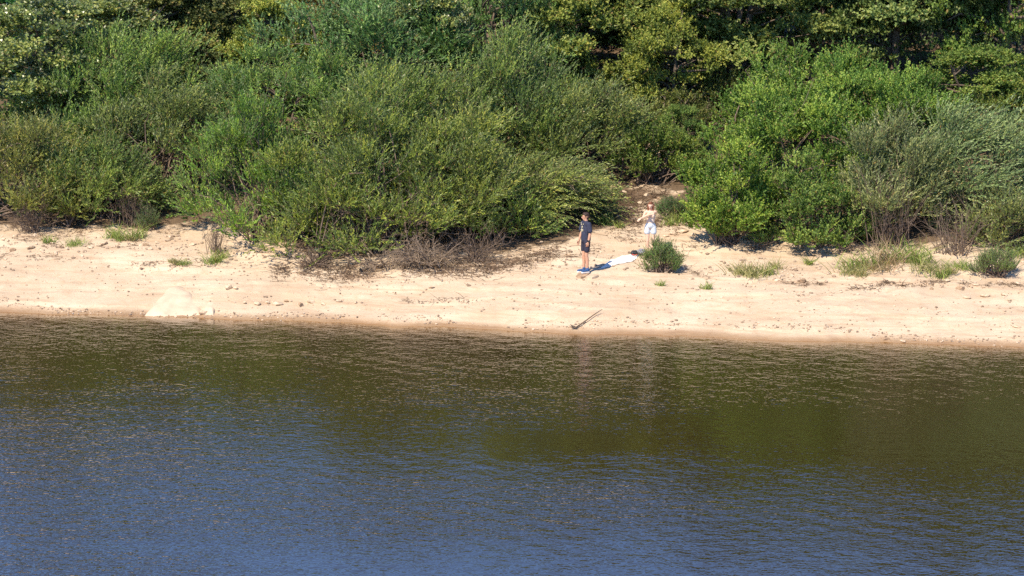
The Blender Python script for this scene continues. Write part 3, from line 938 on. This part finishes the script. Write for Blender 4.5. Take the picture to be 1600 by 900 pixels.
for i, (nm, lab, px, row, n, sp, h, r0, mat) in enumerate([
    ("dead_branches", "fan of pale dead branches under the widest central willow", 672, 416, 70, 1.25, 1.1, .022, M_DEAD),
    ("dead_branches", "grey dead branches propped on the sand left of the pale fan", 598, 420, 34, 1.2, 1.0, .020, M_DEAD),
    ("dead_branches", "brown tangle of fine dead twigs right of the pale fan", 740, 408, 60, 1.2, .9, .016, M_TWIG),
    ("dead_branches", "dark tangle of twigs under the left end of the central thicket", 490, 416, 40, 1.0, .8, .015, M_TWIG),
    ("dead_branches", "bare branches breaking through the middle of the central thicket", 655, 350, 22, 1.1, 1.3, .018, M_DEAD),
    ("dead_branches", "bare branches breaking through the thicket left of its middle", 560, 335, 14, .9, .8, .016, M_TWIG),
    ("dead_branches", "bare branches arching out above the drooping pale willow", 865, 290, 12, .9, .7, .018, M_DEAD),
    ("dead_branches", "bare branches breaking through the silvery willow on the right", 1440, 330, 30, 1.2, 1.0, .014, M_TWIG),
    ("dead_branches", "dead grey branches hanging above the top of the sandy path", 1062, 215, 30, 1.3, 1.5, .024, M_DEAD),
    ("dry_shrub", "tall dry grey brown shrub of bare upright stalks left of the silvery willow", 1385, 388, 44, 1.4, 2.6, .015, M_TWIG),
    ("dry_shrub", "dry brown shrub of bare twigs at the foot of the silvery willow", 1490, 398, 44, 1.2, 1.6, .015, M_TWIG),
    ("dry_shrub", "thin dry reddish stalks beside the bright left flank of the thicket", 338, 396, 40, .5, 1.2, .009, M_TWIG),
    ("dry_shrub", "bare grey stalks in front of the willow over the dark hollow", 205, 352, 40, .8, 1.6, .013, M_TWIG),
    ("dry_shrub", "dry brown stalks below the olive willow at the left edge", 50, 362, 60, 1.0, 1.2, .012, M_TWIG),
    ("dead_branches", "small dark twig heap at the foot of the large bright bush", 1180, 388, 24, .6, .5, .012, M_TWIG),
    ("dead_branches", "twiggy dead branches at the left foot of the silvery willow", 1335, 392, 30, .8, .7, .012, M_TWIG),
]):
    g = ground(px, row)
    if lab.startswith("bare branches"):
        g = tuple(at_y(px, row, {655: 92.6, 560: 92.4, 865: 95.0, 1440: 93.4}[px]))
    me = tangle(900 + i, n, sp, h, r0, low=.9 if nm == "dry_shrub" else .15)
    tag(link(nm, me, mat, None, g), lab, "dead branches" if nm == "dead_branches" else "dry shrub", "dead wood along the beach edge")

# ------------------------------------------------------------------ small bushes and grass on the sand
for i, (lab, px, row, a, b, h, leaves, colr) in enumerate([
    ("small round dark green bush on the sand below the person with one arm across", 1034, 432, .56, .46, .80, 16000, (.17, .28, .07)),
    ("small round green bush at the upper beach near the right edge", 1556, 437, .60, .5, .68, 10000, (.17, .28, .07)),
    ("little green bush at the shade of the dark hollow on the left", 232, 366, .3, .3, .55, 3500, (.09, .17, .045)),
    ("low green bush by the path right of the person with one arm across", 1052, 346, .5, .4, .45, 5000, (.08, .19, .045)),
]):
    x, y, z = ground(px, row - 6)
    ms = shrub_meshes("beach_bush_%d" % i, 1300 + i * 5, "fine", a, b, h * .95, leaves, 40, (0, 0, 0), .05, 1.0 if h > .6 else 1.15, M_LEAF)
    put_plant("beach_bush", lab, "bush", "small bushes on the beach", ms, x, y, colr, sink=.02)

def tuft_mesh(seed, n, spread, h, stalk=False):
    r_ = np.random.RandomState(seed)
    base = np.stack([r_.normal(size=n) * spread * .5, r_.normal(size=n) * spread * .35, np.zeros(n) - .02], 1)
    d = unit(np.stack([r_.normal(size=n) * .4, r_.normal(size=n) * .4, np.ones(n)], 1))
    L = h * (.4 + .75 * r_.rand(n))
    bend = np.stack([r_.normal(size=n) * .3 + .12, r_.normal(size=n) * .3, -np.abs(r_.normal(size=n)) * .25], 1)
    side = unit(np.cross(d, r_.normal(size=(n, 3)))) * (.006 + .008 * r_.rand(n))[:, None]
    rows = []
    for t, w in ((0, 1), (.4, .9), (.75, .6), (1, .08)):
        p = base + d * (L * t)[:, None] + bend * (L * t * t)[:, None]
        rows += [p - side * w, p + side * w]
    V = np.stack(rows, 1)
    o_ = np.arange(n)[:, None] * 8
    q = np.concatenate([np.concatenate([o_ + 2 * k, o_ + 2 * k + 1, o_ + 2 * k + 3, o_ + 2 * k + 2], 1) for k in range(3)])
    cl, lf = np.tile(r_.rand(n), 3), np.tile(r_.rand(n), 3)
    return new_mesh("tuft", V.reshape(-1, 3), [q], False, {"clump": ('FACE', cl), "leaf": ('FACE', lf)})
TUFT = [tuft_mesh(1, 130, .6, .75), tuft_mesh(2, 100, .36, .9), tuft_mesh(3, 60, .18, .5)]
GREEN, PALE, DRYG = (.21, .28, .07), (.30, .29, .12), (.34, .26, .15)
def tufts(items, lab, group):
    for (px, row, k, s, c) in items:
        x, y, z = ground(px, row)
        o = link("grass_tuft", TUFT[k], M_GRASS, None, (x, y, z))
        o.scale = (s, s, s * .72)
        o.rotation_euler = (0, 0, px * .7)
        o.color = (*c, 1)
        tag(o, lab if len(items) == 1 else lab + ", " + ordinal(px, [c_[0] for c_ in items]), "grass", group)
tufts([(1160, 428, 0, .9, PALE), (1178, 432, 0, 1.0, PALE), (1198, 429, 1, .8, GREEN), (1212, 420, 1, .7, PALE)], "pale grass tuft in the clump below the large bright bush", "grass clump below the bright bush")
tufts([(1330, 428, 0, 1.0, PALE), (1350, 418, 0, 1.2, GREEN), (1372, 422, 0, 1.1, DRYG), (1392, 412, 1, 1.4, DRYG), (1410, 408, 0, 1.5, GREEN), (1432, 412, 1, 1.3, GREEN), (1450, 424, 0, 1.0, PALE), (1345, 432, 1, .7, PALE)],
      "tall grass tuft in the strip before the silvery willow", "grass strip before the silvery willow")
tufts([(1468, 434, 1, .9, GREEN), (1502, 420, 0, .8, GREEN), (1590, 400, 0, 1.0, GREEN), (1485, 428, 2, .9, PALE)], "green grass tuft among the stones near the right edge", "grass among the right stones")
tufts([(1104, 452, 2, .85, GREEN)], "tiny single green tuft on the bare sand right of the small round bush", None)
tufts([(1032, 447, 2, .7, GREEN)], "tiny green tuft just below the small round bush", None)
tufts([(1263, 413, 2, 1.0, GREEN)], "single narrow green tuft below the low bush with dark gaps", None)
tufts([(276, 413, 2, .9, PALE), (288, 414, 0, .45, GREEN), (268, 411, 2, .6, PALE)], "short green tuft on the ledge below the dark hollow", "tufts on the ledge")
tufts([(330, 412, 1, .8, GREEN), (346, 404, 1, .7, GREEN), (340, 410, 2, .8, GREEN)], "green tuft at the foot of the dry reddish stalks", "tufts at the dry stalks")
tufts([(180, 372, 1, .9, GREEN), (190, 376, 1, .7, GREEN), (212, 372, 1, 1.0, GREEN), (118, 384, 0, .7, GREEN), (76, 380, 2, 1.0, GREEN), (205, 376, 2, .9, PALE)], "upright green tuft at the shaded top of the left beach", "tufts of the upper left beach")
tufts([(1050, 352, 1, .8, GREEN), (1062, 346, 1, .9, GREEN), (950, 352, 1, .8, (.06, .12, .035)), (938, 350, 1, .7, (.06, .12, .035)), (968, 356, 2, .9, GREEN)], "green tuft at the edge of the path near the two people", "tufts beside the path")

# ------------------------------------------------------------------ people
def round_cone(a, b, r1, r2, n=14):
    a, b = np.array(a, float), np.array(b, float)
    ax = b - a
    L = np.linalg.norm(ax)
    ax = ax / max(L, 1e-6)
    ref = np.array([1., 0, 0]) if abs(ax[0]) < .8 else np.array([0, 1., 0])
    u = unit(np.cross(ax, ref)); v = np.cross(ax, u)
    prof = [(-r1 * math.cos(t), r1 * math.sin(t)) for t in np.linspace(0.12, math.pi / 2, 5)]
    prof += [(L + r2 * math.sin(t), r2 * math.cos(t)) for t in np.linspace(0, math.pi / 2 - .12, 5)]
    th = np.linspace(0, 2 * np.pi, n, endpoint=False)
    V = np.concatenate([a + ax * h + r * (np.cos(th)[:, None] * u + np.sin(th)[:, None] * v) for h, r in prof])
    K = len(prof)
    i = np.arange(K * n).reshape(K, n)
    q = np.stack([i[:-1], np.roll(i[:-1], -1, 1), np.roll(i[1:], -1, 1), i[1:]], -1).reshape(-1, 4)
    return V, [q, i[0][::-1][None], i[-1][None]]

def ellipsoid(c, r, n=16):
    th = np.linspace(.12, math.pi - .12, 11)
    ph = np.linspace(0, 2 * np.pi, n, endpoint=False)
    V = np.concatenate([np.array(c) + np.array(r) * np.stack([np.sin(t) * np.cos(ph), np.sin(t) * np.sin(ph), np.full(n, -np.cos(t))], 1) for t in th])
    i = np.arange(11 * n).reshape(11, n)
    q = np.stack([i[:-1], np.roll(i[:-1], -1, 1), np.roll(i[1:], -1, 1), i[1:]], -1).reshape(-1, 4)
    return V, [q, i[0][::-1][None], i[-1][None]]

def fuse(name, shapes, mat, parent, voxel=.008, smooth=4, cut=None):
    """join shapes into one continuous skin"""
    Vs, groups, off = [], {}, 0
    for V, Fs in shapes:
        Vs.append(V)
        for f in Fs:
            groups.setdefault(f.shape[1], []).append(f + off)
        off += len(V)
    me = new_mesh(name + "_raw", np.concatenate(Vs), [np.concatenate(g) for g in groups.values()])
    o = bpy.data.objects.new(name + "_raw", me)
    COL.objects.link(o)
    m = o.modifiers.new("r", 'REMESH'); m.mode = 'VOXEL'; m.voxel_size = voxel
    m2 = o.modifiers.new("s", 'SMOOTH'); m2.factor = .5; m2.iterations = smooth
    dg = bpy.context.evaluated_depsgraph_get()
    out = bpy.data.meshes.new_from_object(o.evaluated_get(dg))
    bpy.data.objects.remove(o)
    out.polygons.foreach_set("use_smooth", np.ones(len(out.polygons), bool))
    out.materials.clear()
    out.materials.append(mat)
    out.name = name
    return link(name, out, None, parent)

SKIN = simple_mat("skin_tanned", (.52, .29, .19), .55, .35, 9, .08)
SKIN_L = simple_mat("skin_light", (.66, .43, .31), .55, .35, 9, .08)
NAVY = simple_mat("navy_cotton", (.040, .045, .075), .9, .15, 30, .25)
NAVY_S = simple_mat("navy_shorts", (.035, .035, .055), .9, .15, 30, .25)
PRINT = simple_mat("faded_print", (.50, .46, .32), .9, .15, 18, .35)
DENIM = simple_mat("pale_denim", (.55, .60, .66), .9, .15, 40, .18)
BEIGE = simple_mat("beige_cotton", (.70, .56, .46), .9, .15, 25, .2)
HAIR_D = simple_mat("dark_hair", (.035, .020, .014), .6, .3, 30, .4)
HAIR_R = simple_mat("reddish_hair", (.16, .060, .030), .6, .3, 30, .4)
BLUE = simple_mat("blue_shoe", (.03, .08, .20), .7, .3, 30, .3)
BLACK = simple_mat("black_plastic", (.015, .015, .017), .4, .4, 30, .3)
WHITE = simple_mat("white_cloth", (.80, .74, .68), .9, .1, 12, .04)
GREYC = simple_mat("grey_cloth", (.25, .25, .30), .9, .1, 12, .3)
RED = simple_mat("red_cloth", (.50, .09, .07), .9, .1, 12, .3)

def rotz(p, c, a):
    p = np.array(p, float) - c
    ca, sa = math.cos(a), math.sin(a)
    return np.array([p[0] * ca - p[1] * sa, p[0] * sa + p[1] * ca, p[2]]) + c

def head_shapes(hz, turn, s=1.0, jaw=.058):
    c = np.array([0, -.01, hz])
    R = lambda p: rotz(np.array(p) * np.array([s, s, 1]) , np.array([0, -.01, 0]), turn)
    sh = [round_cone(R((0, .012, hz + .035)), R((0, -.02, hz + .02)), .088 * s, .078 * s),
          round_cone(R((0, -.03, hz - .01)), R((0, -.045, hz - .075)), .068 * s, jaw * s * .75),
          round_cone(R((0, -.098, hz + .005)), R((0, -.118, hz - .028)), .012, .018),
          round_cone(R((-.03, -.085, hz + .022)), R((.03, -.085, hz + .022)), .014, .014),
          round_cone(R((-.018, -.088, hz - .058)), R((.018, -.088, hz - .058)), .012, .012),
          round_cone(R((.082, .01, hz + .012)), R((.084, .015, hz - .025)), .018, .011),
          round_cone(R((-.082, .01, hz + .012)), R((-.084, .015, hz - .025)), .018, .011)]
    return sh, R

def face_parts(R, hz, parent):
    shapes = []
    for sx in (-1, 1):
        V, Fs = ellipsoid(R((sx * .032, -.094, hz + .006)), (.011, .011, .006), 10)
        link("eye", new_mesh("eye", V, Fs, True), BLACK, parent)
    V, Fs = round_cone(R((-.02, -.101, hz - .056)), R((.02, -.101, hz - .056)), .006, .006, 8)
    link("mouth", new_mesh("mouth", V, Fs, True), simple_mat("lip", (.42, .14, .12), .5, .3, 20, .1), parent)

def hand_shapes(w, d, palm_n, thumb_dir, curl=.35, s=1.0):
    """w wrist, d hand direction, palm_n the way the palm faces (fingers curl that way)"""
    d, pn = unit(np.array(d, float)), unit(np.array(palm_n, float))
    pn = unit(pn - d * np.dot(pn, d))
    side = np.cross(d, pn)
    if np.dot(side, thumb_dir) < 0:
        side = -side
    w = np.array(w, float)
    sh = []
    for k, off in enumerate((.030, .010, -.010, -.030)):
        kn = w + d * .085 * s + side * off * s
        sh.append(round_cone(w + side * off * .5, kn, .015 * s, .0135 * s, 8))
        L = (.068, .076, .072, .056)[k] * s
        m = kn + (d * math.cos(curl) + pn * math.sin(curl)) * L * .5 + side * off * .12
        e = m + (d * math.cos(curl * 2.2) + pn * math.sin(curl * 2.2)) * L * .5
        sh += [round_cone(kn, m, .0105 * s, .0095 * s, 8), round_cone(m, e, .0095 * s, .0078 * s, 8)]
    t0 = w + d * .028 * s + side * .024 * s
    t1 = t0 + (d * .5 + side * .6 + pn * .35) * .045 * s
    t2 = t1 + (d * .8 + side * .2 + pn * .3) * .04 * s
    sh += [round_cone(t0, t1, .0145 * s, .012 * s, 8), round_cone(t1, t2, .0115 * s, .009 * s, 8)]
    return sh

def leg_shapes(hip, knee, ankle, toe, k=1.0):
    hip, knee, ankle, toe = (np.array(v, float) for v in (hip, knee, ankle, toe))
    calf = knee + (ankle - knee) * .3 + np.array([0, .014, 0])
    return [round_cone(hip, knee, .083 * k, .054 * k), round_cone(knee, calf, .052 * k, .056 * k), round_cone(calf, ankle, .055 * k, .036 * k),
            round_cone(ankle + np.array([0, .02, -.035]), toe, .038 * k, .028 * k)]

# --- man by the towel, facing left
gx_, gy_, gz_ = ground(915, 427)
man = empty("person", (gx_, gy_, gz_ + .035), math.radians(-66))
tag(man, "standing person in dark T-shirt, dark shorts and blue shoes looking left", "person", "people on the beach")
hz = 1.655
hs, Rh = head_shapes(hz, math.radians(-22), 1.0)
la = [(.185, .01, 1.445), (.225, .035, 1.16), (.215, -.02, .915)]
ra = [(-.185, .0, 1.445), (-.225, -.03, 1.17), (-.215, -.12, .925)]
body = hs + [round_cone((0, .015, 1.47), (0, -.002, 1.60), .062, .056), round_cone((0, .0, 1.0), (0, .01, 1.12), .13, .125),
        ellipsoid((0, .01, 1.28), (.175, .112, .21)), round_cone((-.15, .012, 1.43), (.15, .012, 1.43), .072, .072), ellipsoid((0, .01, .96), (.165, .115, .12))]
for A in (la, ra):
    A = [np.array(p) for p in A]
    fm = A[1] + (A[2] - A[1]) * .25
    body += [round_cone(A[0], A[1], .057, .043), round_cone(A[1], fm, .042, .043), round_cone(fm, A[2], .043, .028)]
    sx = 1 if A[0][0] > 0 else -1
    body += hand_shapes(A[2], A[2] - A[1], (-sx, 0, 0), (0, -1, 0), .3)
body += leg_shapes((.095, .0, .93), (.085, -.015, .49), (.075, .02, .10), (.095, -.13, .035))
body += leg_shapes((-.095, .0, .93), (-.085, -.03, .49), (-.08, -.02, .10), (-.105, -.17, .035))
fuse("body", body, SKIN, man, .009, 3)
face_parts(Rh, hz, man)
shirt = [ellipsoid((0, .01, 1.27), (.182, .124, .235)), round_cone((-.155, .012, 1.432), (.155, .012, 1.432), .083, .083), round_cone((0, .005, .985), (0, .01, 1.15), .150, .145),
         round_cone((.19, .01, 1.445), (.228, .028, 1.25), .076, .074), round_cone((-.19, .0, 1.445), (-.232, -.042, 1.26), .076, .074), round_cone((0, .01, 1.44), (0, .005, 1.505), .085, .066)]
sh = fuse("t_shirt", shirt, NAVY, man, .009, 3)
# faded print on the chest: a panel of cloth-thin ink following the shirt
pr = []
r_ = np.random.RandomState(8)
for k in range(16):
    px_, pz_ = r_.normal() * .045, 1.285 + r_.normal() * .07
    pr.append(ellipsoid((px_ - .03, -.117 + (pz_ - 1.28) ** 2 * .3 + (px_ - .03) ** 2 * 1.2, pz_), (.03, .006, .024), 10))
fuse("shirt_print", pr, PRINT, sh, .006, 1)
shorts = [ellipsoid((0, .005, .95), (.172, .128, .13)), round_cone((.088, .0, .90), (.100, -.012, .665), .104, .088), round_cone((-.088, .0, .90), (-.100, -.016, .665), .104, .088)]
fuse("shorts", shorts, NAVY_S, man, .009, 3)
for sx, an in ((1, (.075, .02)), (-1, (-.08, -.02))):
    s_ = [round_cone((an[0], an[1] + .03, .045), (an[0] + sx * .028, an[1] - .165, .03), .05, .042), round_cone((an[0], an[1] + .01, .06), (an[0], an[1] + .005, .105), .05, .048)]
    so = fuse("shoe", s_, BLUE, man, .007, 2)
    fuse("sole", [round_cone((an[0], an[1] + .035, .0), (an[0] + sx * .028, an[1] - .17, -.002), .046, .042)], WHITE, so, .007, 1)
hair = [round_cone(Rh((0, .03, hz + .055)), Rh((0, -.035, hz + .075)), .085, .066), round_cone(Rh((0, .05, hz + .03)), Rh((0, .06, hz - .03)), .07, .05),
        round_cone(Rh((.06, .0, hz + .05)), Rh((-.06, .0, hz + .05)), .05, .05)]
fuse("hair", hair, HAIR_D, man, .008, 2)
wv = np.array(la[2]) - np.array(la[1]); wc = np.array(la[2]) - unit(wv) * .035
fuse("wristwatch", [round_cone(wc - unit(wv) * .012, wc + unit(wv) * .012, .037, .036), ellipsoid(wc + np.array([.035, 0, 0]), (.012, .02, .02), 10)], BLACK, man, .006, 1)

# --- second person, one arm thrown across the chest
gx_, gy_, gz_ = ground(1016, 399)
wom = empty("person", (gx_, gy_, gz_ + .0), math.radians(-8))
tag(wom, "person with reddish hair in pale denim shorts stretching one arm across the chest", "person", "people on the beach")
hz = 1.515
hs, Rh = head_shapes(hz, math.radians(-4), .93, .05)
la = [(.150, .0, 1.335), (-.03, -.215, 1.285), (-.27, -.28, 1.16)]      # across the chest
ra = [(-.150, .01, 1.335), (-.21, -.16, 1.19), (.045, -.335, 1.30)]      # forearm hooked under the other
ra = [np.array(p) for p in ra]
body = hs + [round_cone((0, .012, 1.36), (0, .0, 1.475), .05, .047), ellipsoid((0, .01, 1.2), (.138, .098, .19)), round_cone((-.115, .01, 1.325), (.115, .01, 1.325), .058, .058),
        round_cone((0, .005, .95), (0, .01, 1.08), .122, .108), ellipsoid((0, .012, .90), (.165, .118, .12)),
        ellipsoid((.062, -.072, 1.225), (.062, .055, .06)), ellipsoid((-.062, -.072, 1.225), (.062, .055, .06))]
for A in (la, ra):
    A = [np.array(p) for p in A]
    fm = A[1] + (A[2] - A[1]) * .25
    body += [round_cone(A[0], A[1], .046, .036), round_cone(A[1], fm, .035, .035), round_cone(fm, A[2], .035, .023)]
body += hand_shapes(la[2], np.array(la[2]) - np.array(la[1]) + np.array([0, 0, -.05]), (0, .6, -.6), (0, -.3, .8), .3, .9)
body += hand_shapes(ra[2], ra[2] - ra[1], (0, .8, -.2), (0, 0, 1), .7, .9)
body += leg_shapes((.088, .01, .86), (.085, -.015, .46), (.085, .02, .085), (.105, -.12, .03), .93)
body += leg_shapes((-.088, .01, .86), (-.085, -.02, .46), (-.09, .01, .085), (-.115, -.13, .03), .93)
fuse("body", body, SKIN_L, wom, .009, 3)
face_parts(Rh, hz, wom)
top = [ellipsoid((0, .008, 1.185), (.152, .112, .15)), ellipsoid((.062, -.076, 1.222), (.07, .062, .068)), ellipsoid((-.062, -.076, 1.222), (.07, .062, .068)),
       round_cone((0, .006, 1.03), (0, .008, 1.14), .128, .122), round_cone((.09, .01, 1.25), (.105, .012, 1.36), .05, .036), round_cone((-.09, .01, 1.25), (-.105, .012, 1.36), .05, .036)]
fuse("top", top, BEIGE, wom, .008, 3)
sho = [ellipsoid((0, .012, .91), (.166, .124, .12)), round_cone((0, .008, .93), (0, .008, .985), .134, .126), round_cone((.088, .008, .86), (.097, .0, .72), .094, .096), round_cone((-.088, .008, .86), (-.097, .0, .72), .094, .096)]
so = fuse("denim_shorts", sho, DENIM, wom, .008, 3)
hair = [round_cone(Rh((0, .03, hz + .05)), Rh((0, -.02, hz + .07)), .086, .066), round_cone(Rh((0, .07, hz + .02)), Rh((0, .085, hz - .20)), .075, .06),
        round_cone(Rh((.082, .02, hz + .02)), Rh((.088, .0, hz - .20)), .034, .028), round_cone(Rh((-.082, .02, hz + .02)), Rh((-.088, .0, hz - .20)), .034, .028)]
fuse("hair", hair, HAIR_R, wom, .008, 2)

# ------------------------------------------------------------------ towel and belongings
A_, B_, C_, D_ = (np.array(ground(*p)) for p in ((934, 421), (988, 409), (1004, 397), (955, 406)))
nu, nv = 60, 34
U, Vv = np.meshgrid(np.linspace(0, 1, nu), np.linspace(0, 1, nv))
P = (A_ * ((1 - U) * (1 - Vv))[..., None] + B_ * (U * (1 - Vv))[..., None] + C_ * (U * Vv)[..., None] + D_ * ((1 - U) * Vv)[..., None])
wr = noise2(P[..., 0] * 3.5 + P[..., 1] * 2, P[..., 1] * 4, 91) * .05 + noise2(P[..., 0] * 9, P[..., 1] * 7, 92) * .02
P[..., 2] = terrain(P[..., 0], P[..., 1]) + .012 + wr * np.clip(np.minimum.reduce([U, 1 - U, Vv, 1 - Vv]) * 8, .15, 1)
c = P.reshape(-1, 3).mean(0)
V = P.reshape(-1, 3) - c
q = grid_faces(nu, nv)
Vb = V - np.array([0, 0, .011])
me = new_mesh("towel", np.concatenate([V, Vb]), [np.concatenate([q, q[:, ::-1] + len(V)])], True)
tag(link("beach_towel", me, WHITE, None, tuple(c)), "rumpled white towel spread on the sand between the two people", "towel")
def belongings(name, label, cat, px, row, shapes, mat, extra=()):
    g = ground(px, row)
    o = empty(name, (g[0], g[1], g[2] + .05))
    tag(o, label, cat)
    fuse("bundle", shapes, mat, o, .009, 2)
    for nm, sh_, mt in extra:
        fuse(nm, sh_, mt, o, .007, 1)
belongings("clothes_heap", "small heap of grey clothes at the far end of the towel", "clothes", 1000, 399,
           [ellipsoid((0, 0, .05), (.13, .10, .07)), ellipsoid((.09, .04, .09), (.09, .08, .06)), ellipsoid((-.08, .05, .06), (.08, .10, .05)), ellipsoid((.02, -.04, .12), (.06, .05, .05))], GREYC)
belongings("shoulder_bag", "little dark bag with a red strap on the far end of the towel", "bag", 991, 401,
           [round_cone((-.06, 0, .05), (.06, 0, .05), .055, .055), round_cone((-.05, .02, .10), (.05, .02, .10), .035, .035)], BLACK,
           [("strap", [round_cone((-.07, -.05, .02), (.0, -.10, .0), .014, .014), round_cone((.0, -.10, .0), (.08, -.06, .01), .014, .014)], RED)])
